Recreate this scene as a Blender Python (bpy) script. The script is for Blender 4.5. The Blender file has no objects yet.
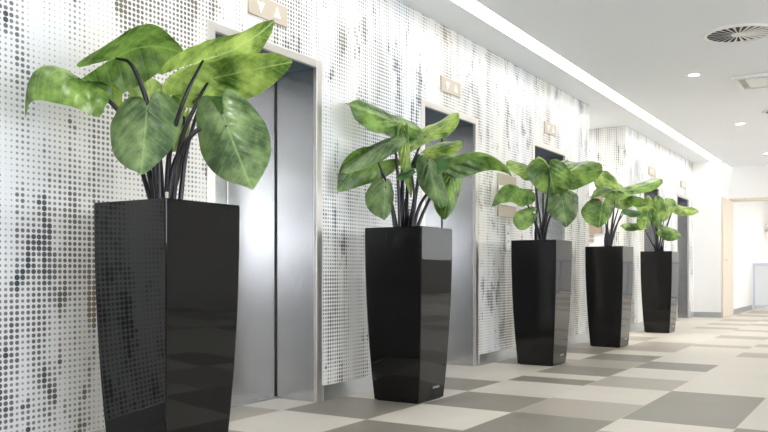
import bpy, bmesh, math, random
from mathutils import Vector, Matrix
C = bpy.context.scene.collection
SC = bpy.context.scene
rnd = random.Random(7)
CENTRES = [(-2.45, 2.308), (-2.538, 4.376), (-2.549, 6.665), (-2.547, 8.639), (-2.575, 10.981)]
PLANTS = [
 [
  ('green', (-0.153, -0.131, 1.633), (-0.069, -0.043, 1.689), (0.056, 0.035, 1.657), (0.004, -0.139, 1.755), (-0.216, -0.064, 1.526), 0.66, 0.05, [(-0.02, -0.036, 1.088), (-0.004, -0.097, 1.398), (-0.015, -0.127, 1.514), (-0.051, -0.149, 1.595)]),
  ('green', (-0.205, -0.269, 1.532), (-0.271, -0.404, 1.551), (-0.291, -0.44, 1.367), (-0.331, -0.265, 1.604), (-0.151, -0.388, 1.446), 0.35, 0.05, [(-0.065, -0.005, 1.088), (-0.096, -0.06, 1.313), (-0.153, -0.131, 1.435), (-0.196, -0.192, 1.499)]),
  ('lime', (-0.117, 0.021, 1.388), (-0.157, 0.044, 1.496), (-0.197, 0.066, 1.607), (-0.23, -0.026, 1.482), (-0.078, 0.093, 1.498), 0.35, 0.05, [(-0.052, 0.015, 1.089), (-0.066, 0.018, 1.24)]),
  ('dusty', (0.021, -0.129, 1.409), (0.042, -0.162, 1.278), (0.063, -0.196, 1.15), (-0.094, -0.223, 1.31), (0.11, -0.049, 1.355), 0.3, 0.05, [(-0.006, -0.039, 1.083), (0.003, -0.057, 1.266), (0.009, -0.088, 1.386)]),
  ('lime', (0.146, 0.044, 1.622), (0.222, 0.174, 1.697), (0.314, 0.289, 1.813), (0.217, 0.064, 1.731), (0.112, 0.211, 1.589), 0.62, 0.04, [(0.01, -0.017, 1.084), (0.043, -0.032, 1.266), (0.112, -0.025, 1.456)]),
  ('lime', (0.102, 0.122, 1.565), (0.243, 0.21, 1.605), (0.391, 0.302, 1.634), (0.243, 0.175, 1.686), (0.145, 0.279, 1.524), 0.55, 0.05, [(0.001, 0.024, 1.088), (0.039, 0.025, 1.293), (0.094, 0.058, 1.453)]),
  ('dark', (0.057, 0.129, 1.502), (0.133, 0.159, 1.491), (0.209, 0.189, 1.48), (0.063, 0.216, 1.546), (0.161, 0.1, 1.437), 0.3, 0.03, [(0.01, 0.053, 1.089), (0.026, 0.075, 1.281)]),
  ('dusty', (0.268, 0.049, 1.351), (0.336, 0.044, 1.224), (0.403, 0.039, 1.099), (0.203, -0.015, 1.232), (0.393, 0.15, 1.335), 0.62, 0.06, [(0.021, -0.022, 1.079), (0.056, -0.013, 1.228), (0.123, 0.018, 1.333), (0.162, 0.077, 1.366)]),
  ('lime', (0.009, 0.076, 1.421), (0.003, 0.049, 1.344), (-0.003, 0.022, 1.268), (-0.033, 0.05, 1.372), (0.016, 0.08, 1.331), 0.3, 0.02, [(-0.032, 0.039, 1.09), (-0.006, 0.079, 1.243)]),
  ('lime', (-0.214, -0.11, 1.525), (-0.191, -0.107, 1.475), (-0.167, -0.104, 1.425), (-0.249, -0.096, 1.492), (-0.151, -0.118, 1.477), 0.3, 0.02, [(-0.086, -0.007, 1.089), (-0.145, -0.043, 1.279)]),
 ],
 [
  ('green', (-0.059, -0.06, 1.714), (-0.169, -0.164, 1.77), (-0.281, -0.293, 1.815), (-0.218, 0.006, 1.873), (-0.121, -0.216, 1.683), 0.65, 0.05, [(-0.043, -0.027, 1.072), (-0.038, -0.024, 1.358), (-0.043, -0.027, 1.606)]),
  ('green', (-0.154, -0.119, 1.467), (-0.252, -0.216, 1.413), (-0.317, -0.315, 1.273), (-0.278, -0.244, 1.541), (-0.249, -0.108, 1.35), 0.5, 0.06, [(-0.075, -0.023, 1.073), (-0.096, -0.06, 1.234), (-0.128, -0.079, 1.37)]),
  ('dusty', (-0.033, -0.139, 1.59), (-0.152, -0.236, 1.508), (-0.256, -0.371, 1.373), (-0.238, -0.171, 1.565), (-0.083, -0.287, 1.454), 0.3, 0.03, [(-0.033, -0.056, 1.064), (-0.038, -0.071, 1.353), (-0.044, -0.086, 1.506)]),
  ('dusty', (-0.075, -0.164, 1.31), (-0.062, -0.191, 1.204), (-0.048, -0.218, 1.099), (-0.157, -0.239, 1.223), (-0.033, -0.115, 1.233), 0.3, 0.05, [(-0.054, -0.081, 1.064), (-0.065, -0.111, 1.198)]),
  ('lime', (0.013, -0.074, 1.649), (0.026, -0.06, 1.445), (0.039, -0.046, 1.24), (-0.002, -0.108, 1.53), (0.045, -0.031, 1.512), 0.15, 0.03, [(-0.033, -0.02, 1.072), (-0.017, -0.046, 1.416)]),
  ('lime', (0.083, 0.052, 1.631), (0.178, 0.111, 1.693), (0.262, 0.163, 1.767), (0.094, 0.176, 1.768), (0.222, 0.079, 1.653), 0.9, 0.03, [(-0.027, 0.007, 1.073), (-0.016, 0.013, 1.36), (0.031, 0.031, 1.514)]),
  ('lime', (0.071, 0.138, 1.543), (0.159, 0.193, 1.572), (0.248, 0.248, 1.6), (0.114, 0.259, 1.645), (0.19, 0.142, 1.516), 0.4, 0.03, [(-0.021, 0.046, 1.075), (0.006, 0.074, 1.302)]),
  ('green', (0.225, 0.14, 1.494), (0.399, 0.248, 1.525), (0.561, 0.29, 1.37), (0.383, 0.239, 1.525), (0.36, 0.318, 1.442), 0.35, 0.04, [(0.025, 0.016, 1.072), (0.062, 0.039, 1.215), (0.173, 0.107, 1.389)]),
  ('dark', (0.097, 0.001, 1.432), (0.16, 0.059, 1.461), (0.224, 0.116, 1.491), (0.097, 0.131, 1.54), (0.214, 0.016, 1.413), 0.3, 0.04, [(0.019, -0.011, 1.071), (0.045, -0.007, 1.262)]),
  ('dusty', (0.152, -0.023, 1.438), (0.202, -0.039, 1.303), (0.252, -0.055, 1.17), (0.121, -0.066, 1.344), (0.256, 0.041, 1.298), 0.3, 0.05, [(0.035, -0.026, 1.064), (0.061, -0.021, 1.26), (0.092, -0.014, 1.4)]),
  ('green', (0.194, 0.215, 1.436), (0.189, 0.164, 1.271), (0.183, 0.114, 1.109), (0.117, 0.132, 1.288), (0.239, 0.266, 1.306), 0.35, 0.05, [(0.026, 0.052, 1.074), (0.086, 0.112, 1.251), (0.151, 0.176, 1.397)]),
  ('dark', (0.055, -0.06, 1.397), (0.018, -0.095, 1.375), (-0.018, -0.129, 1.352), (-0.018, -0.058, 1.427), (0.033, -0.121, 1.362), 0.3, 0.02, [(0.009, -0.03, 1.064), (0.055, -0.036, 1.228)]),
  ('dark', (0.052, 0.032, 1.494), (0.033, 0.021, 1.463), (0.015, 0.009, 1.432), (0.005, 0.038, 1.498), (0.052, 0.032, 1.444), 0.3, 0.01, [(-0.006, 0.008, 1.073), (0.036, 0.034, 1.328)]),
 ],
 [
  ('green', (-0.14, -0.146, 1.504), (-0.243, -0.269, 1.516), (-0.308, -0.368, 1.317), (-0.27, -0.098, 1.559), (-0.191, -0.283, 1.402), 0.5, 0.04, [(-0.013, -0.008, 1.063), (-0.068, -0.054, 1.277)]),
  ('lime', (-0.083, 0.007, 1.671), (-0.178, -0.052, 1.714), (-0.281, -0.116, 1.723), (-0.22, 0.028, 1.787), (-0.158, -0.122, 1.636), 0.45, 0.04, [(-0.002, 0.034, 1.064), (-0.046, 0.03, 1.368)]),
  ('green', (0.081, -0.044, 1.663), (0.092, 0.01, 1.54), (0.104, 0.065, 1.415), (-0.089, -0.091, 1.592), (0.223, 0.104, 1.592), 0.36, 0.03, [(0.013, -0.028, 1.061), (0.067, -0.076, 1.313), (0.096, -0.082, 1.523)]),
  ('green', (0.148, 0.116, 1.641), (0.309, 0.216, 1.65), (0.432, 0.328, 1.688), (0.212, 0.32, 1.808), (0.326, 0.085, 1.533), 0.4, 0.05, [(0.009, 0.029, 1.063), (0.046, 0.052, 1.365)]),
  ('dusty', (0.175, 0.015, 1.408), (0.207, -0.013, 1.286), (0.238, -0.04, 1.166), (0.088, -0.063, 1.338), (0.3, 0.163, 1.388), 0.3, 0.06, [(0.031, -0.004, 1.062), (0.063, 0.004, 1.233), (0.118, 0.026, 1.335)]),
  ('green', (-0.034, -0.139, 1.287), (-0.093, -0.205, 1.256), (-0.151, -0.271, 1.225), (-0.132, -0.141, 1.342), (-0.072, -0.222, 1.158), 0.35, 0.04, [(0.009, -0.042, 1.053), (-0.002, -0.084, 1.162)]),
  ('lime', (-0.031, 0.158, 1.727), (-0.066, 0.153, 1.764), (-0.101, 0.149, 1.802), (-0.101, 0.125, 1.737), (-0.049, 0.182, 1.793), 0.4, 0.02, [(-0.002, 0.058, 1.065), (-0.027, 0.101, 1.415)]),
 ],
 [
  ('lime', (0.046, 0.123, 1.691), (-0.053, 0.073, 1.784), (-0.152, 0.023, 1.876), (-0.029, 0.194, 1.886), (-0.085, -0.053, 1.662), 0.35, 0.05, [(-0.015, 0.038, 1.056), (0.015, 0.08, 1.4)]),
  ('green', (0.132, 0.082, 1.651), (0.322, 0.2, 1.704), (0.485, 0.302, 1.758), (0.265, 0.342, 1.796), (0.348, 0.099, 1.641), 0.3, 0.03, [(-0.004, -0.002, 1.054), (0.051, 0.032, 1.342)]),
  ('green', (0.065, -0.018, 1.646), (-0.052, -0.091, 1.678), (-0.135, -0.202, 1.557), (-0.076, 0.024, 1.732), (0.008, -0.113, 1.599), 0.5, 0.03, [(-0.013, -0.008, 1.054), (0.038, 0.0, 1.341)]),
  ('green', (-0.031, -0.16, 1.471), (-0.032, -0.208, 1.358), (-0.033, -0.256, 1.246), (-0.194, -0.285, 1.417), (0.079, -0.068, 1.441), 0.5, 0.07, [(-0.022, -0.049, 1.054), (-0.007, -0.099, 1.284)]),
  ('lime', (0.033, 0.02, 1.608), (0.125, 0.089, 1.556), (0.217, 0.159, 1.504), (0.119, 0.168, 1.627), (0.107, 0.02, 1.477), 0.3, 0.03, [(-0.022, -0.013, 1.054), (-0.013, -0.008, 1.342)]),
  ('green', (0.152, 0.165, 1.582), (0.244, 0.217, 1.549), (0.337, 0.268, 1.517), (0.232, 0.262, 1.618), (0.259, 0.161, 1.491), 0.3, 0.02, [(0.009, 0.029, 1.055), (0.066, 0.088, 1.323)]),
  ('dark', (0.141, 0.088, 1.438), (0.218, 0.136, 1.422), (0.295, 0.183, 1.406), (0.2, 0.183, 1.474), (0.222, 0.103, 1.383), 0.3, 0.02, [(0.015, 0.009, 1.054), (0.051, 0.032, 1.257)]),
 ],
 [
  ('lime', (-0.077, 0.07, 1.583), (-0.132, 0.059, 1.684), (-0.188, 0.048, 1.785), (-0.112, 0.107, 1.786), (-0.195, -0.027, 1.634), 0.3, 0.04, [(-0.026, 0.019, 1.039), (-0.042, 0.033, 1.276)]),
  ('green', (0.003, 0.061, 1.632), (-0.029, 0.059, 1.712), (-0.061, 0.057, 1.793), (0.047, 0.147, 1.742), (-0.057, -0.012, 1.682), 0.35, 0.03, [(-0.012, 0.016, 1.038), (0.008, 0.04, 1.341)]),
  ('green', (0.148, 0.151, 1.658), (0.094, 0.135, 1.706), (0.04, 0.119, 1.753), (0.121, 0.217, 1.77), (0.093, 0.058, 1.628), 0.35, 0.02, [(-0.001, 0.023, 1.038), (0.063, 0.075, 1.341)]),
  ('lime', (0.148, 0.092, 1.615), (0.295, 0.172, 1.594), (0.442, 0.251, 1.574), (0.265, 0.259, 1.687), (0.284, 0.106, 1.545), 0.3, 0.03, [(0.004, 0.002, 1.038), (0.081, 0.051, 1.405)]),
  ('lime', (-0.085, -0.053, 1.589), (-0.18, -0.112, 1.648), (-0.275, -0.171, 1.707), (-0.193, -0.037, 1.713), (-0.184, -0.173, 1.572), 0.3, 0.03, [(-0.03, -0.019, 1.038), (-0.041, -0.025, 1.34)]),
  ('green', (-0.186, -0.116, 1.392), (-0.307, -0.22, 1.391), (-0.325, -0.691, 1.368), (-0.324, -0.131, 1.448), (-0.287, -0.272, 1.335), 0.3, 0.02, [(-0.041, -0.025, 1.038), (-0.097, -0.06, 1.195)]),
  ('lime', (-0.105, -0.183, 1.555), (-0.119, -0.227, 1.443), (-0.133, -0.271, 1.331), (-0.226, -0.258, 1.464), (-0.061, -0.155, 1.451), 0.35, 0.03, [(-0.023, -0.049, 1.037), (-0.037, -0.094, 1.271)]),
  ('green', (-0.021, -0.108, 1.557), (-0.005, -0.121, 1.458), (0.01, -0.135, 1.359), (-0.088, -0.149, 1.492), (0.045, -0.066, 1.479), 0.35, 0.03, [(-0.011, -0.042, 1.037), (-0.007, -0.063, 1.272)]),
  ('green', (0.05, -0.087, 1.321), (0.159, -0.042, 1.288), (0.268, 0.002, 1.255), (0.14, 0.016, 1.389), (0.136, -0.08, 1.203), 0.35, 0.03, [(0.002, -0.046, 1.037), (0.02, -0.07, 1.193)]),
  ('lime', (0.071, -0.015, 1.611), (0.06, -0.051, 1.524), (0.05, -0.087, 1.438), (-0.018, -0.07, 1.546), (0.137, 0.027, 1.533), 0.35, 0.03, [(-0.003, -0.025, 1.038), (0.035, -0.025, 1.311)]),
 ],
]


# ------------------------------------------------------------------ node helpers
def mat(name):
    m = bpy.data.materials.new(name); m.use_nodes = True
    nt = m.node_tree
    return m, nt, nt.nodes['Principled BSDF']

def simple(name, col, rough=.5, metal=0.0, coat=0.0, **kw):
    m, nt, p = mat(name)
    p.inputs['Base Color'].default_value = (*col, 1)
    p.inputs['Roughness'].default_value = rough
    p.inputs['Metallic'].default_value = metal
    p.inputs['Coat Weight'].default_value = coat
    for k, v in kw.items(): p.inputs[k].default_value = v
    return m

def M(nt, op, a, b=None, c=None, clamp=False):
    n = nt.nodes.new('ShaderNodeMath'); n.operation = op; n.use_clamp = clamp
    for i, v in enumerate((a, b, c)):
        if v is None: continue
        if isinstance(v, (int, float)): n.inputs[i].default_value = v
        else: nt.links.new(v, n.inputs[i])
    return n.outputs[0]

def noise(nt, vec, scale, detail=2, rough=.5):
    n = nt.nodes.new('ShaderNodeTexNoise')
    n.inputs['Scale'].default_value = scale; n.inputs['Detail'].default_value = detail
    n.inputs['Roughness'].default_value = rough
    nt.links.new(vec, n.inputs['Vector']); return n.outputs['Fac']

def comb(nt, x, y, z):
    n = nt.nodes.new('ShaderNodeCombineXYZ')
    for i, v in enumerate((x, y, z)):
        if isinstance(v, (int, float)): n.inputs[i].default_value = v
        else: nt.links.new(v, n.inputs[i])
    return n.outputs[0]

def ramp(nt, fac, stops):
    n = nt.nodes.new('ShaderNodeValToRGB'); e = n.color_ramp.elements
    while len(e) < len(stops): e.new(.5)
    for i, (p, c) in enumerate(stops):
        e[i].position = p; e[i].color = (*c, 1) if len(c) == 3 else c
    nt.links.new(fac, n.inputs[0]); return n.outputs['Color']

def mix(nt, fac, a, b):
    n = nt.nodes.new('ShaderNodeMix'); n.data_type = 'RGBA'
    for s, v in ((n.inputs[0], fac), (n.inputs[6], a), (n.inputs[7], b)):
        if isinstance(v, (int, float)): s.default_value = v
        elif isinstance(v, tuple): s.default_value = (*v, 1)
        else: nt.links.new(v, s)
    return n.outputs[2]

def sep(nt, v):
    n = nt.nodes.new('ShaderNodeSeparateXYZ'); nt.links.new(v, n.inputs[0]); return n.outputs

def bump(nt, p, h, strength, dist=.01):
    b = nt.nodes.new('ShaderNodeBump'); b.inputs['Strength'].default_value = strength
    b.inputs['Distance'].default_value = dist
    nt.links.new(h, b.inputs['Height']); nt.links.new(b.outputs[0], p.inputs['Normal'])

# ------------------------------------------------------------------ materials
WHITE = simple('white_plaster', (.86, .86, .85), .6)
def make_ceiling(name, col):
    m, nt, p = mat(name)
    tc = nt.nodes.new('ShaderNodeTexCoord')
    f = noise(nt, tc.outputs['Object'], .8, 3)
    nt.links.new(ramp(nt, f, [(.3, tuple(c*.98 for c in col)), (.7, col)]), p.inputs['Base Color'])
    p.inputs['Roughness'].default_value = .7
    return m
CEIL = make_ceiling('ceiling_paint', (.86, .885, .92))
SOFFIT = make_ceiling('soffit_paint', (.84, .87, .90))

# halftone dot wallpaper
def halftone():
    m, nt, p = mat('halftone_dot_print')
    tc = nt.nodes.new('ShaderNodeTexCoord'); s = sep(nt, tc.outputs['Object'])
    u = M(nt, 'ADD', s[0], s[1]); v = s[2]
    P1 = .0245
    ud = M(nt, 'DIVIDE', u, P1); vd = M(nt, 'DIVIDE', v, P1*.96)
    uc = M(nt, 'FLOOR', ud); vc = M(nt, 'FLOOR', vd)
    fu = M(nt, 'SUBTRACT', M(nt, 'SUBTRACT', ud, uc), .5)
    fv = M(nt, 'SUBTRACT', M(nt, 'SUBTRACT', vd, vc), .5)
    d = M(nt, 'SQRT', M(nt, 'ADD', M(nt, 'MULTIPLY', fu, fu), M(nt, 'MULTIPLY', fv, fv)))
    cu = M(nt, 'MULTIPLY', uc, P1); cv = M(nt, 'MULTIPLY', vc, P1)
    # broad soft mid tone, tall plank-like streaks, small ragged blotches
    broad = noise(nt, comb(nt, cu, M(nt, 'MULTIPLY', cv, .55), 3.1), 2.6, 3, .55)
    col = noise(nt, comb(nt, cu, M(nt, 'MULTIPLY', cv, .10), 9.0), 7.0, 2, .6)
    blot = noise(nt, comb(nt, M(nt, 'MULTIPLY', cu, 1.5), M(nt, 'MULTIPLY', cv, .45), 21.0), 5.2, 4, .72)
    colb = M(nt, 'MULTIPLY_ADD', M(nt, 'SUBTRACT', col, .5), .42, .5)
    base = M(nt, 'ADD', M(nt, 'MULTIPLY', M(nt, 'SUBTRACT', broad, .5), .55), M(nt, 'MULTIPLY', M(nt, 'SUBTRACT', col, .5), .75))
    r0 = M(nt, 'MULTIPLY_ADD', base, 1.0, .24)
    r0 = M(nt, 'MAXIMUM', M(nt, 'MINIMUM', r0, .36), .06)
    dk = nt.nodes.new('ShaderNodeMapRange'); dk.inputs[1].default_value = .54; dk.inputs[2].default_value = .64
    nt.links.new(M(nt, 'ADD', blot, M(nt, 'MULTIPLY', M(nt, 'SUBTRACT', col, .5), .25)), dk.inputs[0])
    dark = dk.outputs[0]
    r = M(nt, 'ADD', M(nt, 'MULTIPLY', r0, M(nt, 'SUBTRACT', 1.0, dark)), M(nt, 'MULTIPLY', dark, .47))
    mr = nt.nodes.new('ShaderNodeMapRange')
    nt.links.new(d, mr.inputs[0])
    nt.links.new(M(nt, 'SUBTRACT', r, .05), mr.inputs[1]); nt.links.new(M(nt, 'ADD', r, .05), mr.inputs[2])
    mr.inputs[3].default_value = 1; mr.inputs[4].default_value = 0
    hue = noise(nt, comb(nt, cu, M(nt, 'MULTIPLY', cv, .3), 40.0), 1.3, 2)
    darkc = ramp(nt, hue, [(.38, (.04, .055, .065)), (.50, (.09, .09, .08)), (.62, (.20, .155, .10))])
    tone = nt.nodes.new('ShaderNodeMapRange'); tone.inputs[1].default_value = .1; tone.inputs[2].default_value = .36
    tone.inputs[3].default_value = .50; tone.inputs[4].default_value = .13
    nt.links.new(r0, tone.inputs[0])
    tg = comb(nt, tone.outputs[0], tone.outputs[0], M(nt, 'MULTIPLY', tone.outputs[0], 1.02))
    dotc = mix(nt, dark, tg, darkc)
    ground = ramp(nt, hue, [(.35, (.74, .76, .785)), (.62, (.78, .755, .70))])
    nt.links.new(mix(nt, mr.outputs[0], ground, dotc), p.inputs['Base Color'])
    p.inputs['Roughness'].default_value = .32
    return m
DOTS = halftone()

def steel(name, col, rough, streak=.1, aniso=0):
    m, nt, p = mat(name)
    tc = nt.nodes.new('ShaderNodeTexCoord'); s = sep(nt, tc.outputs['Object'])
    f = noise(nt, comb(nt, M(nt, 'MULTIPLY', s[0], 3.0), M(nt, 'MULTIPLY', s[1], 3.0), M(nt, 'MULTIPLY', s[2], 260.0)), 3.0, 2)
    nt.links.new(ramp(nt, f, [(.3, tuple(c*(1-streak) for c in col)), (.7, col)]), p.inputs['Base Color'])
    p.inputs['Metallic'].default_value = 1; p.inputs['Roughness'].default_value = rough
    bump(nt, p, f, .04, .001)
    if aniso:
        tg = nt.nodes.new('ShaderNodeTangent'); tg.direction_type = 'RADIAL'; tg.axis = 'Z'
        p.inputs['Anisotropic'].default_value = aniso; p.inputs['Anisotropic Rotation'].default_value = ROT
        nt.links.new(tg.outputs[0], p.inputs['Tangent'])
    return m
ROT = 0.0
DOOR = steel('brushed_door_steel', (.60, .60, .61), .24, .08, .6)
FRAME = steel('frame_steel', (.78, .75, .71), .38)
KICK = steel('skirting_steel', (.55, .57, .59), .38)
PLATE = simple('champagne_plate', (.52, .45, .36), .5, .1)
SIGN = simple('sign_white', (.9, .9, .9), .4)
GLYPH = simple('pale_indicator', (.90, .93, .96), .3)
SHADOWGAP = simple('dark_gap', (.02, .02, .02), .6)
WOOD_ = None
def wood(name, a, b):
    m, nt, p = mat(name)
    tc = nt.nodes.new('ShaderNodeTexCoord'); s = sep(nt, tc.outputs['Object'])
    f = noise(nt, comb(nt, M(nt, 'MULTIPLY', s[0], 9.0), M(nt, 'MULTIPLY', s[1], 9.0), s[2]), 3.0, 4)
    nt.links.new(ramp(nt, f, [(.35, a), (.65, b)]), p.inputs['Base Color'])
    p.inputs['Roughness'].default_value = .4
    return m
WOOD = wood('pale_oak', (.70, .61, .50), (.75, .66, .55))
BROWN = wood('shaded_brown', (.28, .21, .15), (.36, .28, .21))  # brown stands in for shade on the passage sign; buttons share it

def floor_mat():
    m, nt, p = mat('stone_tile')
    tc = nt.nodes.new('ShaderNodeTexCoord'); s = sep(nt, tc.outputs['Object'])
    at = nt.nodes.new('ShaderNodeAttribute'); at.attribute_name = 'tile_colour'
    f = noise(nt, tc.outputs['Object'], 2.2, 5, .6)
    g = noise(nt, comb(nt, M(nt, 'MULTIPLY', s[0], 1.0), M(nt, 'MULTIPLY', s[1], 14.0), 0.0), 4, 3)
    v = M(nt, 'ADD', M(nt, 'MULTIPLY', f, .22), M(nt, 'MULTIPLY', g, .12))
    hv = nt.nodes.new('ShaderNodeHueSaturation')
    nt.links.new(M(nt, 'ADD', v, .83), hv.inputs['Value']); nt.links.new(at.outputs['Color'], hv.inputs['Color'])
    # grout seams along the corridor
    cx = M(nt, 'DIVIDE', M(nt, 'ADD', s[0], 2.375), .571)
    fx = M(nt, 'ABSOLUTE', M(nt, 'SUBTRACT', M(nt, 'FRACT', cx), .5))
    gr = M(nt, 'GREATER_THAN', fx, .4955)
    nt.links.new(mix(nt, M(nt, 'MULTIPLY', gr, .6), hv.outputs[0], (.62, .60, .56)), p.inputs['Base Color'])
    rr = nt.nodes.new('ShaderNodeMapRange'); rr.inputs[3].default_value = .34; rr.inputs[4].default_value = .52
    nt.links.new(f, rr.inputs[0]); nt.links.new(rr.outputs[0], p.inputs['Roughness'])
    p.inputs['Specular IOR Level'].default_value = .45
    bump(nt, p, f, .03, .01)
    return m
FLOORM = floor_mat()

def gloss_black():
    m, nt, p = mat('high_gloss_charcoal')
    p.inputs['Base Color'].default_value = (.009, .009, .0092, 1)
    p.inputs['Roughness'].default_value = .025
    p.inputs['IOR'].default_value = 1.5
    p.inputs['Specular IOR Level'].default_value = .32
    tc = nt.nodes.new('ShaderNodeTexCoord')
    f = noise(nt, tc.outputs['Object'], 3.5, 2); bump(nt, p, f, .015, .01)
    return m
POT = gloss_black()
SOIL = simple('potting_soil', (.03, .022, .016), .95)
SILVER = simple('silver_lettering', (.75, .75, .76), .3, .6)

def leaf_mat(name, dark, lightc, under, tr, rough=.30):
    m, nt, p = mat(name)
    uv = nt.nodes.new('ShaderNodeUVMap'); s = sep(nt, uv.outputs[0])
    x = M(nt, 'SUBTRACT', M(nt, 'MULTIPLY', s[0], 2.0), 1.0); y = M(nt, 'SUBTRACT', M(nt, 'MULTIPLY', s[1], 2.0), 1.0)
    ay = M(nt, 'ABSOLUTE', y)
    ph = M(nt, 'MULTIPLY', M(nt, 'SUBTRACT', x, M(nt, 'MULTIPLY', ay, .42)), 5.5)
    tri = M(nt, 'ABSOLUTE', M(nt, 'SUBTRACT', M(nt, 'FRACT', ph), .5))
    vein = M(nt, 'GREATER_THAN', tri, .455); mid = M(nt, 'LESS_THAN', ay, .028)
    vv = M(nt, 'MAXIMUM', M(nt, 'MULTIPLY', vein, .55), mid)
    tc = nt.nodes.new('ShaderNodeTexCoord')
    f = noise(nt, tc.outputs['Object'], 8, 4, .62)
    f2 = M(nt, 'ADD', f, M(nt, 'MULTIPLY', M(nt, 'SUBTRACT', .25, tri), .10))
    col = ramp(nt, f2, [(.38, tuple(c*.8 for c in dark)), (.50, tuple((a+b)*.5 for a, b in zip(dark, lightc))), (.64, tuple(c*1.15 for c in lightc))])
    col = mix(nt, M(nt, 'MULTIPLY', vv, .38), col, tuple(min(1, c*1.5+.03) for c in lightc))
    geo = nt.nodes.new('ShaderNodeNewGeometry')
    ucol = mix(nt, M(nt, 'MULTIPLY', vv, .6), under, tuple(c*.45 for c in under))
    nt.links.new(col, p.inputs['Base Color'])
    p.inputs['Roughness'].default_value = rough
    p.inputs['Specular IOR Level'].default_value = .5
    h = M(nt, 'ADD', M(nt, 'MULTIPLY', tri, -1.0), M(nt, 'MULTIPLY', f, .6))
    bump(nt, p, h, .35, .006)
    t = nt.nodes.new('ShaderNodeBsdfTranslucent'); nt.links.new(col, t.inputs['Color'])
    ms = nt.nodes.new('ShaderNodeMixShader'); ms.inputs[0].default_value = tr
    nt.links.new(p.outputs[0], ms.inputs[1]); nt.links.new(t.outputs[0], ms.inputs[2])
    nt.links.new(ms.outputs[0], nt.nodes['Material Output'].inputs[0])
    return m
LEAF = {
 'green': leaf_mat('mid_green_leaf', (.05, .125, .018), (.24, .39, .085), (.30, .45, .10), .33),
 'lime': leaf_mat('lime_green_leaf', (.09, .20, .025), (.40, .53, .13), (.4, .55, .12), .38),
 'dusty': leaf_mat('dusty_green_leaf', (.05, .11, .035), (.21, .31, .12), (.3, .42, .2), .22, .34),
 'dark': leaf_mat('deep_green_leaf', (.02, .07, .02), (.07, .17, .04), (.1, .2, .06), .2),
}
STALK = simple('purple_black_stalk', (.009, .008, .014), .34)
STAKE = simple('pale_stalk_stub', (.42, .42, .38), .5)

# ------------------------------------------------------------------ mesh helpers
def box(bm, x0, x1, y0, y1, z0, z1):
    vs = [bm.verts.new((x, y, z)) for z in (z0, z1) for y in (y0, y1) for x in (x0, x1)]
    for f in ((0, 2, 3, 1), (4, 5, 7, 6), (0, 1, 5, 4), (2, 6, 7, 3), (0, 4, 6, 2), (1, 3, 7, 5)):
        bm.faces.new([vs[i] for i in f])
def boxes(*L):
    bm = bmesh.new()
    for b in L: box(bm, *b)
    return bm
def obj(name, bm, m, parent=None, smooth=False, bevel=0):
    bmesh.ops.recalc_face_normals(bm, faces=bm.faces[:]) if bevel >= 0 else None
    me = bpy.data.meshes.new(name); bm.to_mesh(me); bm.free()
    me.materials.append(m)
    if smooth:
        for f in me.polygons: f.use_smooth = True
    o = bpy.data.objects.new(name, me); C.objects.link(o)
    if parent: o.parent = parent
    if bevel > 0:
        b = o.modifiers.new('bevel', 'BEVEL'); b.width = bevel; b.segments = 2; b.limit_method = 'ANGLE'
    return o
def struct(name, bm, m):
    o = obj(name, bm, m); o['kind'] = 'structure'; return o
def thing(name, label, cat, loc=(0, 0, 0), group=None):
    o = bpy.data.objects.new(name, None); C.objects.link(o); o.location = loc
    o['label'] = label; o['category'] = cat
    if group: o['group'] = group
    return o
def tube(bm, pts, radii, seg=8):
    pts = [Vector(p) for p in pts]; rings = []
    up = Vector((.3, .2, 1)).normalized()
    for i, p in enumerate(pts):
        t = (pts[min(i+1, len(pts)-1)] - pts[max(i-1, 0)]).normalized()
        a = t.cross(Vector((1, 0, 0))) if abs(t.x) < .8 else t.cross(Vector((0, 1, 0)))
        a.normalize(); b = t.cross(a)
        rings.append([bm.verts.new(p + radii[i]*(math.cos(k*2*math.pi/seg)*a + math.sin(k*2*math.pi/seg)*b)) for k in range(seg)])
    for r0, r1 in zip(rings, rings[1:]):
        for k in range(seg): bm.faces.new((r0[k], r0[(k+1) % seg], r1[(k+1) % seg], r1[k]))
    bm.faces.new(rings[0][::-1]); bm.faces.new(rings[-1])
def catmull(pts, n):
    P = [Vector(p) for p in pts]; P = [2*P[0]-P[1]] + P + [2*P[-1]-P[-2]]; out = []
    for i in range(1, len(P)-2):
        for k in range(n):
            t = k/n
            out.append(.5*((2*P[i]) + (-P[i-1]+P[i+1])*t + (2*P[i-1]-5*P[i]+4*P[i+1]-P[i+2])*t*t + (-P[i-1]+3*P[i]-3*P[i+1]+P[i+2])*t**3))
    out.append(P[-2]); return out

# ------------------------------------------------------------------ room shell
XW = -2.945; CE = 2.70; YN = -5.0
EL = [3.525, 5.74, 7.94, 12.07, 14.17]; EW = .492; EH = 2.07; XD = -3.26
GAP0, GAP1 = 9.20, 10.72; YC = 15.0; YH = 15.9
bm = bmesh.new()
edges = [YN]
def wall_run(y0, y1, els):
    c = y0
    for e in els:
        box(bm, XW-.3, XW, c, e-EW, 0, CE); box(bm, XW-.3, XW, e-EW, e+EW, EH, CE); c = e+EW
    box(bm, XW-.3, XW, c, y1, 0, CE)
wall_run(YN, GAP0, EL[:3]); struct('wall_left', bm, DOTS)
bm = bmesh.new(); wall_run(GAP1, YC, EL[3:])
struct('wall_left_beyond_passage', bm, DOTS)
struct('wall_passage_end', boxes((-7.0, XW-.3, GAP1, GAP1+.2, 0, CE)), DOTS)
struct('wall_passage_near', boxes((-7.0, XW-.3, GAP0-.2, GAP0, 0, CE)), WHITE)
struct('wall_passage_back', boxes((-7.2, -7.0, GAP0-.2, GAP1+.2, 0, CE)), WHITE)
XC = -2.484
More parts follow.
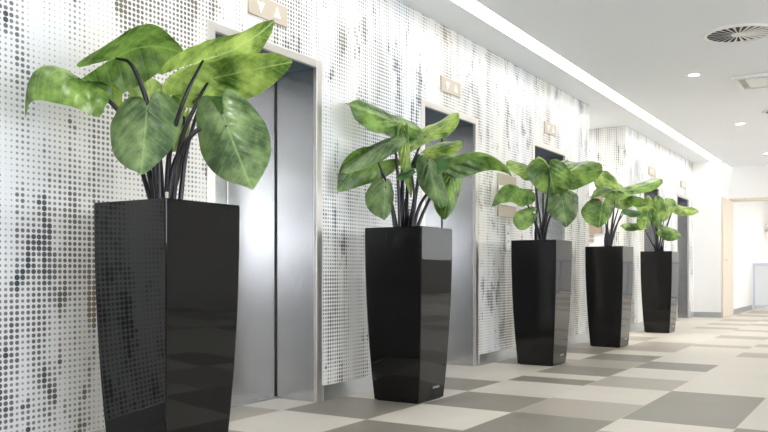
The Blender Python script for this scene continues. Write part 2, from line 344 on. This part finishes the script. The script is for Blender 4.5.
struct('wall_column', boxes((XW-.3, XC, YC, YC+.45, 0, CE)), WHITE)
struct('wall_left_far', boxes((XW-.3, XC-.02, YC+.45, 23, 0, CE)), WHITE)
struct('wall_header', boxes((XC-.02, 3.6, YH, YH+.25, 2.12, CE)), WHITE)
struct('trim_header', boxes((XC-.02, 3.6, YH-.015, YH+.26, 2.08, 2.12)), WOOD)
struct('wall_far', boxes((-3.4, 6.2, 23, 23.2, 0, CE)), WHITE)
struct('wall_far_right', boxes((6.0, 6.2, YH, 23, 0, CE)), WHITE)
struct('wall_right_return', boxes((3.4, 6.2, YH, YH+.25, 0, 2.12)), WHITE)
struct('wall_behind', boxes((XW-.3, 3.6, YN-.2, YN, 0, CE)), WHITE)
# unseen glazed right side for daylight; parapet and pier added to shape reflections
struct('wall_right', boxes((3.4, 3.6, YN, YH, 2.35, CE)), WHITE)
struct('wall_right_added_parapet', boxes((3.4, 3.6, YN, 5.83, 0, .9), (3.4, 3.6, 9.57, YH, 0, .9)), simple('added_parapet_grey', (.36, .35, .34), .5))  # added out of view, grey so the lower doors reflect darker
GLASS, nt, p = mat('window_glass')
tr = nt.nodes.new('ShaderNodeBsdfTransparent'); gl = nt.nodes.new('ShaderNodeBsdfGlossy'); gl.inputs['Roughness'].default_value = .02
ms = nt.nodes.new('ShaderNodeMixShader'); ms.inputs[0].default_value = .06
nt.links.new(tr.outputs[0], ms.inputs[1]); nt.links.new(gl.outputs[0], ms.inputs[2]); nt.links.new(ms.outputs[0], nt.nodes['Material Output'].inputs[0])
ys = [-4.97, -2.3, .4, 3.1, 5.8, 9.6, 11.7, 13.8, 15.87]; n = len(ys)-1
struct('wall_right_added_pier', boxes((3.4, 3.6, 5.83, 9.57, 0, 2.35)), WHITE)  # solid stretch added out of view, evens the nearest planter's reflection
for i in range(n):
    if i == 4: continue
    struct('window_%d' % (i+1), boxes((3.49, 3.50, ys[i]+.03, ys[i+1]-.03, .9, 2.35)), GLASS)
for i in range(1, n):
    struct('trim_%d' % i, boxes((3.44, 3.56, ys[i]-.03, ys[i]+.03, .9, 2.35)), WHITE)
# ceiling with slot
SX0, SX1 = -2.634, -2.485
struct('ceiling_soffit', boxes((-7.2, SX0, YN, YH, CE, CE+.25)), SOFFIT)
struct('ceiling', boxes((SX1, 6.2, YN, 23.2, CE, CE+.25), (-3.4, SX1, YH, 23.2, CE, CE+.25)), CEIL)
LIGHT, nt, p = mat('lit_diffuser')
p.inputs['Base Color'].default_value = (.9, .9, .9, 1); p.inputs['Emission Color'].default_value = (1, .985, .96, 1); p.inputs['Emission Strength'].default_value = 4.5
cl = thing('linear_ceiling_light', 'long glowing white linear light slot recessed in the ceiling along the elevator wall', 'ceiling light', (0, 0, CE))
obj('diffuser', boxes((SX0+.002, SX1-.002, YN, YC, .012, .02)), LIGHT, cl)
obj('housing', boxes((SX0+.001, SX0+.004, YN, YC, .0, .2), (SX1-.004, SX1-.001, YN, YC, 0, .2), (SX0+.004, SX1-.004, YN, YC, .19, .2)), WHITE, cl)

# ------------------------------------------------------------------ floor, one mesh, tile colours per face
Lc, Dc, Mc = (.61, .57, .50), (.235, .215, .18), (.39, .355, .30)
cols = {
 -2: [(2.96, 'D'), (3.56, 'M'), (4.2, 'L'), (5.4, 'M'), (6.4, 'L'), (8.4, 'D')],
 -1: [(2.4, 'D'), (2.98, 'D'), (3.57, 'L'), (4.17, 'D'), (4.78, 'L'), (5.32, 'D'), (6.38, 'L'), (6.72, 'D'), (7.0, 'M'), (7.55, 'L'), (8.1, 'D'), (8.7, 'M'), (9.3, 'L'), (9.9, 'M')],
 0: [(2.4, 'L'), (3.57, 'D'), (4.17, 'L'), (4.76, 'D'), (5.41, 'L'), (5.7, 'D'), (5.96, 'L'), (6.52, 'D'), (7.1, 'M'), (7.68, 'D'), (8.1, 'L'), (9.25, 'M'), (9.9, 'L'), (11.75, 'L'), (12.15, 'M'), (12.7, 'L'), (13.1, 'M'), (13.8, 'L'), (14.4, 'M'), (15.4, 'L')],
 1: [(3.0, 'L'), (4.2, 'D'), (4.80, 'M'), (5.46, 'L'), (6.04, 'M'), (6.65, 'L'), (7.2, 'D'), (8.9, 'L'), (9.2, 'M'), (10.15, 'L'), (10.65, 'M'), (11.5, 'L'), (11.8, 'M'), (12.8, 'L'), (13.3, 'M'), (14.0, 'L'), (14.6, 'M'), (16.5, 'L')],
 2: [(4.30, 'L'), (5.48, 'D'), (8.0, 'L'), (8.48, 'M'), (9.15, 'L'), (9.52, 'M'), (11.5, 'L'), (11.9, 'M'), (13.5, 'L'), (14.1, 'M'), (16, 'L')],
 3: [(4.34, 'D'), (5.55, 'L'), (6.75, 'M'), (7.5, 'L'), (8.0, 'M'), (9.5, 'L'), (10.1, 'M'), (12, 'L'), (12.6, 'M'), (15, 'L')],
}
bm = bmesh.new(); tint = bm.loops.layers.float_color.new('tile_colour')
CW = .571
for ci in range(-9, 15):
    x0 = -2.375 + CW*ci; x1 = x0 + CW
    segs = [(a*1.02, b) for a, b in cols.get(ci, [])]
    y = YN; out = []
    if segs:
        while y < segs[0][0]-.9: out.append((y, y+.6, rnd.choice('LLMD'))); y += .6
        for e, k in segs: out.append((y, e, k)); y = e
    while y < 23:
        e = y + rnd.choice((.6, .6, 1.2)); out.append((y, e, rnd.choice('LLLM') if out and out[-1][2] in 'DM' else rnd.choice('LMD' if y < 7 else 'LMM'))); y = e
    for a, b, k in out:
        f = bm.faces.new([bm.verts.new(q) for q in ((x0, a, 0), (x1, a, 0), (x1, b, 0), (x0, b, 0))])
        c = {'L': Lc, 'M': Mc, 'D': Dc}[k]
        j = rnd.uniform(.95, 1.05)
        for lp in f.loops: lp[tint] = (c[0]*j, c[1]*j, c[2]*j, 1)
fl = struct('floor', bm, FLOORM)
me = fl.data
for poly in me.polygons:
    if poly.normal.z < 0: poly.flip()

# ------------------------------------------------------------------ skirting
def skirt(name, *b): struct(name, boxes(*b), KICK)
k = .012; kh = .095
for i, (a, b) in enumerate([(YN, EL[0]-EW), (EL[0]+EW, EL[1]-EW), (EL[1]+EW, EL[2]-EW), (EL[2]+EW, GAP0), (GAP1, EL[3]-EW), (EL[3]+EW, EL[4]-EW), (EL[4]+EW, YC-k)]):
    skirt('baseboard_left_%d' % (i+1), (XW, XW+k, a, b, 0, kh))
skirt('baseboard_passage', (-7, XW-.3, GAP1-k, GAP1, 0, kh))
skirt('baseboard_column', (XW+k, XC, YC-k, YC, 0, kh))
skirt('baseboard_left_far', (XC-.02, XC-.008, YC+1.3, 23, 0, kh))
skirt('baseboard_far', (XC, 6, 23-k, 23, 0, kh))

# ------------------------------------------------------------------ elevators
el_labels = [
 'brushed steel elevator doorway behind the nearest and largest planter, doors closed',
 'brushed steel elevator doorway behind the second planter from the front, top in shade',
 'steel elevator doorway behind the middle planter, last before the side passage',
 'steel elevator doorway just past the side passage, seen between the two furthest plants',
 'furthest steel elevator doorway, beside the white column at the end of the hall']
REV = steel('reveal_steel', (.60, .60, .61), .24, .08, .6)
HEADM = simple('blue_black_head', (.045, .095, .15), .4)  # dark reflection on the door tops put into the lining's colour
def elevator(i, c):
    t = thing('elevator_doorway', el_labels[i], 'elevator', (XW, c, 0), 'elevator doorways along the dotted wall')
    w = EW-.001; fw = .058; pr = .005
    # picture-frame architrave
    bm = bmesh.new()
    box(bm, -.02, pr, -w, -w+fw, 0, EH-.001); box(bm, -.02, pr, w-fw, w, 0, EH-.001); box(bm, -.02, pr, -w+fw, w-fw, EH-fw*.85, EH-.001)
    obj('frame', bm, FRAME, t, bevel=.003)
    dx = XD-XW
    obj('reveal', boxes((dx-.03, -.02, -w, -w+fw-.004, 0, EH-fw*.85), (dx-.03, -.02, w-fw+.004, w, 0, EH-fw*.85)), REV, t)
    obj('head_lining', boxes((dx-.03, -.02, -w, w, EH-fw*.85+.004, EH-.001)), HEADM, t)
    for s in (-1, 1):
        a, b = sorted((s*.0025, s*(w-fw+.004)))
        obj('door_panel', boxes((dx-.03, dx, a, b, .012, EH-fw*.85+.004)), DOOR, t, bevel=.002)
    obj('door_seam', boxes((dx-.032, dx-.012, -.0025, .0025, .012, EH-.06)), SHADOWGAP, t)
    obj('corner_gap', boxes((dx, dx+.004, w-fw-.006, w-fw+.0035, .012, EH-.06)), SHADOWGAP, t)
    obj('sill', boxes((dx-.03, dx+.02, -w+fw, w-fw, .0005, .012)), KICK, t)
for i, c in enumerate(EL): elevator(i, c)

# hall lanterns with an up and a down arrow
lan = ['champagne arrow indicator plate above the nearest elevator', 'champagne arrow indicator plate above the second elevator',
       'champagne arrow indicator plate above the third elevator', 'arrow indicator plate above the elevator just past the passage', 'arrow indicator plate above the furthest elevator']
for i, c in enumerate(EL):
    t = thing('arrow_indicator', lan[i], 'elevator indicator', (XW, c-.02, 2.24), 'arrow indicator plates above the elevators')
    obj('plate', boxes((0, .012, -.165, .165, -.055, .06)), PLATE, t, bevel=.002)
    for s, up in ((-.07, -1), (.07, 1)):
        bm = bmesh.new()
        for x in (.012, .015):
            pass
        tri = [(-.03, -up*.026), (.03, -up*.026), (0, up*.036)]
        a = [bm.verts.new((.012, s+u, v)) for u, v in tri]; b = [bm.verts.new((.016, s+u, v)) for u, v in tri]
        bm.faces.new(a); bm.faces.new(b)
        for q in range(3): bm.faces.new((a[q], a[(q+1) % 3], b[(q+1) % 3], b[q]))
        obj('arrow', bm, GLYPH, t)

# floor sign and call button between second and third elevators
t = thing('floor_sign', 'beige wall plate with white centre on the dotted wall between second and third elevators', 'sign', (XW, 6.82, 1.47))
obj('plate', boxes((0, .015, -.20, .20, -.19, .19)), PLATE, t, bevel=.002)
obj('panel', boxes((.015, .019, -.20, .20, -.085, .085)), SIGN, t)
t = thing('call_button', 'small narrow white call button plate below the beige wall plate', 'call button', (XW, 6.83, 1.10))
obj('plate', boxes((0, .014, -.045, .045, -.11, .11)), SIGN, t, bevel=.002)
for z in (-.035, .035):
    bm = bmesh.new(); bmesh.ops.create_cone(bm, cap_ends=True, segments=20, radius1=.016, radius2=.015, depth=.006, matrix=Matrix.Translation((.017, 0, z)) @ Matrix.Rotation(math.pi/2, 4, 'Y'))
    obj('button', bm, KICK, t)
t = thing('passage_sign', 'wall sign plate coloured brown for shade on the dotted wall of the side passage, behind the fourth plant', 'notice board', (XW-.3, GAP1, 1.555))  # same type as the floor sign, with shade painted in as brown
obj('board', boxes((-.62, -.02, -.02, -.0005, -.24, .24)), BROWN, t)
obj('frame', boxes((-.63, -.01, -.026, -.0005, .235, .25), (-.63, -.01, -.026, -.0005, -.25, -.235), (-.63, -.615, -.026, -.0005, -.235, .235), (-.025, -.01, -.026, -.0005, -.235, .235)), BROWN, t)
t = thing('passage_button_plate', 'small dark two-button plate below the brown-shaded wall plate in the side passage', 'button plate', (-3.40, GAP1, 1.24))
for z in (-.03, .03): obj('button', boxes((-.03, .03, -.014, -.0005, z-.018, z+.018)), BROWN, t)

# pale wood door leaf folded back against the far column
t = thing('open_door_leaf', 'pale oak door leaf standing open against the wall beside the white column', 'door', (XC, YC, 0))
obj('leaf_panel', boxes((.003, .035, .01, 1.05, .008, 2.075)), WOOD, t, bevel=.002)
bm = bmesh.new(); tube(bm, [(.034, .12, 1.0), (.065, .12, 1.0), (.065, .26, 1.0)], [.009]*3); obj('handle', bm, KICK, t)

# stair railing in the bright room beyond
RAILM = simple('railing_paint', (.62, .66, .74), .4)
t = thing('railing', 'pale grey balustrade with upright bars in the bright room beyond the far opening', 'railing', (XC+.02, 18.6, 0))
obj('rail', boxes((0, 4.5, -.03, .03, .92, .98)), RAILM, t); obj('bottom_rail', boxes((0, 4.5, -.02, .02, .06, .10)), RAILM, t)
obj('glass_infill', boxes((.02, 4.5, .0, .008, .1, .92)), simple('frosted_infill', (.80, .83, .86), .5), t)
for j in range(12): obj('post', boxes((j*.4, j*.4+.045, -.035, .025, 0.0, .92)), RAILM, t)
t = thing('wall_lamp', 'pale beige wedge shaped wall lamp high on the white wall past the railing', 'wall lamp', (XC-.02, 20.9, 1.86))
bm = bmesh.new(); bmesh.ops.create_cone(bm, cap_ends=True, segments=24, radius1=.22, radius2=.09, depth=.24, matrix=Matrix.Translation((.221, 0, 0)))
obj('lamp_shade', bm, simple('beige_shade', (.75, .68, .58), .6), t)

# ------------------------------------------------------------------ ceiling fittings
VENTM = simple('vent_paint', (.86, .86, .85), .5); VOID = simple('duct_void', (.07, .065, .06), .9)
for c, lab in (((-1.04, 7.05), 'round white swirl ceiling air diffuser with radiating blades, nearest to the planters'), ((-1.04, 10.70), 'round swirl ceiling air diffuser beyond the square vent')):
    t = thing('round_air_diffuser', lab, 'ceiling vent', (c[0], c[1], CE), 'round ceiling diffusers')
    bm = bmesh.new(); R0, R1 = .235, .275
    bmr = []
    for r, z in ((R0, -.002), (R0+.004, -.014), (R1-.01, -.012), (R1, 0.0)):
        bmr.append([bm.verts.new((r*math.cos(a*math.pi/32), r*math.sin(a*math.pi/32), z)) for a in range(64)])
    for q0, q1 in zip(bmr, bmr[1:]):
        for a in range(64): bm.faces.new((q0[a], q0[(a+1) % 64], q1[(a+1) % 64], q1[a]))
    obj('rim', bm, VENTM, t, smooth=True)
    bm = bmesh.new(); bmesh.ops.create_circle(bm, cap_ends=True, segments=64, radius=R0+.003, matrix=Matrix.Translation((0, 0, -.001))); obj('backing', bm, VOID, t)
    bm = bmesh.new(); bmesh.ops.create_cone(bm, cap_ends=True, segments=32, radius1=.045, radius2=.055, depth=.01, matrix=Matrix.Translation((0, 0, -.012))); obj('hub', bm, VENTM, t)
    for q in range(24):
        a = q*2*math.pi/24; bm = bmesh.new(); vs = []
        for (r, w0, z0, w1, z1) in ((.05, -.003, -.010, .004, -.012), (.14, -.007, -.008, .007, -.012), (.235, -.013, -.006, .012, -.011)):
            for w, z in ((w0, z0), (w1, z1)):
                vs.append(bm.verts.new((r*math.cos(a)-w*math.sin(a), r*math.sin(a)+w*math.cos(a), z)))
        bm.faces.new((vs[0], vs[1], vs[3], vs[2])); bm.faces.new((vs[2], vs[3], vs[5], vs[4]))
        o = obj('blade', bm, VENTM, t); sd = o.modifiers.new('s', 'SOLIDIFY'); sd.thickness = .0015
t = thing('square_air_vent', 'square white ceiling vent with raised frame between the two round diffusers', 'ceiling vent', (-1.03, 8.87, CE))
q = .30; e = .045
obj('frame', boxes((-q, q, -q, -q+e, -.03, -.0005), (-q, q, q-e, q, -.03, -.0005), (-q, -q+e, -q+e, q-e, -.03, -.0005), (q-e, q, -q+e, q-e, -.03, -.0005)), VENTM, t, bevel=.004)
obj('centre_panel', boxes((-.19, .19, -.19, .19, -.028, -.012)), VENTM, t, bevel=.006)
obj('backing', boxes((-.25, .25, -.25, .25, -.008, -.0005)), simple('vent_grey', (.55, .54, .52), .7), t)
LAMP, nt, p = mat('downlight_lens'); p.inputs['Emission Color'].default_value = (1, .96, .9, 1); p.inputs['Emission Strength'].default_value = 12
for (x, y), lab in (((-1.62, 8.29), 'small round recessed downlight, nearest of the row and closest to the round diffuser'),
                    ((-1.65, 11.33), 'small round recessed downlight, second in the row down the hall'),
                    ((-1.69, 14.4), 'small round recessed downlight, furthest of the row near the far opening')):
    t = thing('downlight', lab, 'ceiling light', (x, y, CE), 'recessed downlights in a row')
    bm = bmesh.new(); rr = []
    for r, z in ((.048, -.002), (.052, -.007), (.066, -.006), (.07, -.0005)):
        rr.append([bm.verts.new((r*math.cos(a*math.pi/16), r*math.sin(a*math.pi/16), z)) for a in range(32)])
    for q0, q1 in zip(rr, rr[1:]):
        for a in range(32): bm.faces.new((q0[a], q0[(a+1) % 32], q1[(a+1) % 32], q1[a]))
    obj('trim_ring', bm, VENTM, t, smooth=True)
    bm = bmesh.new(); bmesh.ops.create_cone(bm, cap_ends=True, segments=32, radius1=.047, radius2=.047, depth=.003, matrix=Matrix.Translation((0, 0, -.0025))); obj('lens', bm, LAMP, t)

# ------------------------------------------------------------------ planters and plants
def ring(hw, z, bev=.005):
    pts = []
    for sx, sy in ((1, 1), (-1, 1), (-1, -1), (1, -1)):
        a0 = math.atan2(sy, sx) - math.pi/4
        for k2 in (0, 1, 2):
            a = a0 + k2*math.pi/4
            pts.append((sx*(hw-bev) + bev*math.cos(a), sy*(hw-bev) + bev*math.sin(a), z))
    return pts
def hw_at(z): return .200 - .043*(1-z/1.057)**2.1
def planter_mesh():
    bm = bmesh.new(); rings = []
    prof = [(hw_at(0)-.012, 0.0), (hw_at(0)-.012, .006), (hw_at(.006)-.002, .0065)]
    prof += [(hw_at(z), z) for z in [.010]+[1.05*i/20 for i in range(1, 20)]] + [(.2, 1.053), (.1985, 1.057), (.186, 1.057), (.184, 1.053), (.18, .95)]
    for h, z in prof: rings.append([bm.verts.new(q) for q in ring(h, z)])
    n = len(rings[0])
    for r0, r1 in zip(rings, rings[1:]):
        for a in range(n): bm.faces.new((r0[a], r0[(a+1) % n], r1[(a+1) % n], r1[a]))
    bm.faces.new(rings[0][::-1]); bm.faces.new(rings[-1])
    return bm

OUT = [(1, 0), (.95, .15), (.85, .39), (.69, .67), (.49, .89), (.28, 1.0), (.08, 1.02), (-.12, .93), (-.55, .80), (-.92, .50), (-.88, .22), (-.5, .07), (-.06, .015)]
def outline(lobe):
    pts = []
    for x, y in OUT:
        pts.append((x if x >= -.2 and x > -.10 else (x*lobe if x < -.2 else x*min(1, lobe*1.6)), y, 0))
    return catmull(pts, 3)
def leaf_bm(B, Mi, T, L, R, lobe, cup, rg):
    B, Mi, T, L, R = map(Vector, (B, Mi, T, L, R))
    def mid(x):
        if x < 0: return B + (2*(Mi-B))*x
        c = 2*Mi - .5*(B+T)
        c = B.lerp(c, 1.0)
        return (1-x)**2*B + 2*x*(1-x)*c + x*x*T
    m3 = mid(.3)
    SL, SR = L-m3, R-m3
    ln = (T-B).length; ax = (T-B).normalized()
    N = ax.cross((SL-SR).normalized()); N.normalize()
    view = Vector((.52, -.85, .25))
    if N.z < -.2 or (abs(N.z) <= .2 and N.dot(view) < 0): N = -N
    half = outline(lobe)
    full = [(p.x, p.y) for p in half] + [(p.x, -p.y) for p in reversed(half[:-1])][:-1]
    bm = bmesh.new(); uvl = bm.loops.layers.uv.new('UVMap')
    RN = 9; n = len(full); rows = []; uvs = {}
    ph = rg.uniform(0, 6.28); k1 = rg.choice((3, 4, 5))
    wv = (SL-SR).length
    for i in range(1, RN+1):
        rho = i/RN; row = []
        for j, (x0, y0) in enumerate(full):
            x, y = x0*rho, y0*rho; ay = abs(y)
            S = SL if y > 0 else SR
            P = mid(x) + S*ay
            a = 2*math.pi*j/n
            quilt = math.cos(2*math.pi*5.5*(x-.42*ay))*min(1, ay*4)*.017*ln*(1-.35*rho)
            wav = math.sin(k1*a+ph)*.042*wv*rho**3 + math.sin((k1*2+1)*a+ph*2)*.018*wv*rho**4
            P = P + N*(quilt + wav - cup*ay*ay - .12*ln*max(0, -x)**2 + .012*ln*math.exp(-(y/.05)**2)*(-1))
            v = bm.verts.new(P); row.append(v); uvs[v] = (x*.5+.5, y*.5+.5)
        rows.append(row)
    c = bm.verts.new(B); uvs[c] = (.5, .5)
    for j in range(n):
        bm.faces.new((c, rows[0][j], rows[0][(j+1) % n]))
        for r0, r1 in zip(rows, rows[1:]): bm.faces.new((r0[j], r1[j], r1[(j+1) % n], r0[(j+1) % n]))
    for f in bm.faces:
        for lp in f.loops: lp[uvl].uv = uvs[lp.vert]
    return bm

pl_labels = [
 'largest, nearest glossy black tapered planter with a broad-leaved plant, in front of the first elevator',
 'second nearest black tapered planter, its plant stretching one long leaf towards the next plant',
 'middle one of the five black planters, with a drooping leaf beside the beige wall plate',
 'fourth black planter from the front, with a thin pointed leaf reaching towards the furthest planter',
 'furthest and smallest black planter, with many small bright green leaves, near the white column']
pot_me = None
for i, (cx, cy) in enumerate(CENTRES):
    t = thing('potted_plant', pl_labels[i], 'potted plant', (cx, cy, 0), 'tall black planters along the elevator wall')
    if i == 0:
        po = obj('planter', planter_mesh(), POT, t)
        pot_me = po.data
        so = obj('soil', boxes((-.179, .179, -.179, .179, .96, 1.0)), SOIL, po)
        cu = bpy.data.curves.new('maker_mark', 'FONT'); cu.body = 'LECHUZA'; cu.size = .019; cu.extrude = .0006; cu.align_x = 'CENTER'
        tmp = bpy.data.objects.new('t', cu); C.objects.link(tmp)
        bpy.context.view_layer.update()
        mk = bpy.data.meshes.new_from_object(tmp.evaluated_get(bpy.context.evaluated_depsgraph_get())); bpy.data.objects.remove(tmp)
        mk.materials.clear(); mk.materials.append(SILVER)
    else:
        po = bpy.data.objects.new('planter', pot_me); C.objects.link(po); po.parent = t
        s2 = so.copy(); C.objects.link(s2); s2.parent = po
    lo = bpy.data.objects.new('maker_mark', mk); C.objects.link(lo); lo.parent = po
    zz = .075
    lo.location = (hw_at(zz)+.0006, .045, zz); lo.rotation_euler = (math.radians(90), 0, math.radians(90))
    bend = math.atan((hw_at(zz+.01)-hw_at(zz-.01))/.02)
    lo.rotation_euler = (math.radians(90)-0, bend*0, math.radians(90)); lo.location.x += .0012
    sc = [1, 1, .95, .9, .9][i]
    for (mt, B, Mi, T, L, R, lobe, cup, st) in PLANTS[i]:
        rg = random.Random(hash((round(B[0]*1000), round(T[2]*1000), i)))
        x0, y0, z0 = st[0]
        cl_ = lambda v: max(-.13, min(.13, v))
        pts = [(cl_(x0)*.8, cl_(y0)*.8, .995), (cl_(x0), cl_(y0), 1.06)] + [tuple(q) for q in st[1:]] + [tuple(Vector(B)-Vector((0, 0, .002)))]
        sm = catmull(pts, 6); n = len(sm)
        bm = bmesh.new(); tube(bm, sm, [(.0125*(1-k3/n)**.6*.75+.0036)*sc for k3 in range(n)])
        s = obj('leaf_stalk', bm, STALK, t, smooth=True)
        lf = obj('leaf', leaf_bm(B, Mi, T, L, R, lobe, cup, rg), LEAF[mt], s, smooth=True, bevel=-1)
        sub = lf.modifiers.new('sub', 'SUBSURF'); sub.levels = sub.render_levels = 1
    # short leafless stalks and sheaths filling the clump
    rg = random.Random(50+i)
    for q in range(5):
        a = rg.uniform(0, 6.28); r = rg.uniform(.01, .05); h = rg.uniform(.10, .26)*sc
        bx, by = PLANTS[i][0][8][0][0]*.5+r*math.cos(a), PLANTS[i][0][8][0][1]*.5+r*math.sin(a)
        bm = bmesh.new(); tube(bm, [(bx, by, .995), (bx*1.1, by*1.1, 1.05+h*.5), (bx*1.25+.01, by*1.25, 1.05+h)], [.012, .009, .003])
        obj('sheath', bm, STALK, t, smooth=True)
    if i == 0:
        bm = bmesh.new(); tube(bm, [(.155, -.155, 1.0), (.157, -.155, 1.085)], [.006, .006]); obj('stub', bm, STAKE, t, smooth=True)

# ------------------------------------------------------------------ camera
cam = bpy.data.cameras.new('camera'); co = bpy.data.objects.new('camera', cam); C.objects.link(co)
cam.sensor_width = 36; cam.lens = 36*815/768; cam.shift_y = (272.3-216)/768
th = math.atan2(507, 815)
co.location = (0, 0, .785); co.rotation_euler = (math.pi/2, 0, th); cam.clip_start = .05
SC.camera = co

# ------------------------------------------------------------------ light
w = bpy.data.worlds.new('w'); SC.world = w; w.use_nodes = True
bg = w.node_tree.nodes['Background']; bg.inputs[0].default_value = (.93, .965, 1, 1); bg.inputs[1].default_value = 4.6
def area(name, loc, rot, sx, sy, e, col=(1, 1, 1)):
    l = bpy.data.lights.new(name, 'AREA'); l.shape = 'RECTANGLE'; l.size = sx; l.size_y = sy; l.energy = e; l.color = col
    o = bpy.data.objects.new(name, l); C.objects.link(o); o.location = loc; o.rotation_euler = rot; return o
for (x, y, e) in ((-1.62, 2.2, 22), (-1.62, 5.25, 22), (-1.62, 8.29, 25), (-1.65, 11.33, 25), (-1.69, 14.4, 25)):  # first two beams added out of view, continuing the row for light
    l = bpy.data.lights.new('downlight_beam', 'SPOT'); l.energy = e; l.spot_size = math.radians(120); l.spot_blend = .9; l.shadow_soft_size = .05; l.color = (1, .95, .88)
    o = bpy.data.objects.new('downlight_beam', l); C.objects.link(o); o.location = (x, y, CE-.03)
area('far_room_fill', (1.5, 19.5, 2.66), (0, 0, 0), 5, 4, 105, (1, .98, .95))  # added fill without a fixture, brightens the far room
area('passage_fill', (-4.3, 9.96, 2.66), (0, 0, 0), .8, .8, 25, (1, .97, .92))  # added fill without a fixture, lifts the dim passage wall
area('far_hall_fill', (0.8, 13.0, 2.66), (0, 0, 0), 3, 3, 30, (1, .94, .85))  # added fill without a fixture, lifts the far end of the hall
SC.view_settings.view_transform = 'Standard'; SC.view_settings.look = 'None'
SC.view_settings.gamma = 1; SC.view_settings.use_curve_mapping = False
SC.view_settings.exposure = 1.1
SC.cycles.use_denoising = True
SC.cycles.max_bounces = 8; SC.cycles.diffuse_bounces = 5
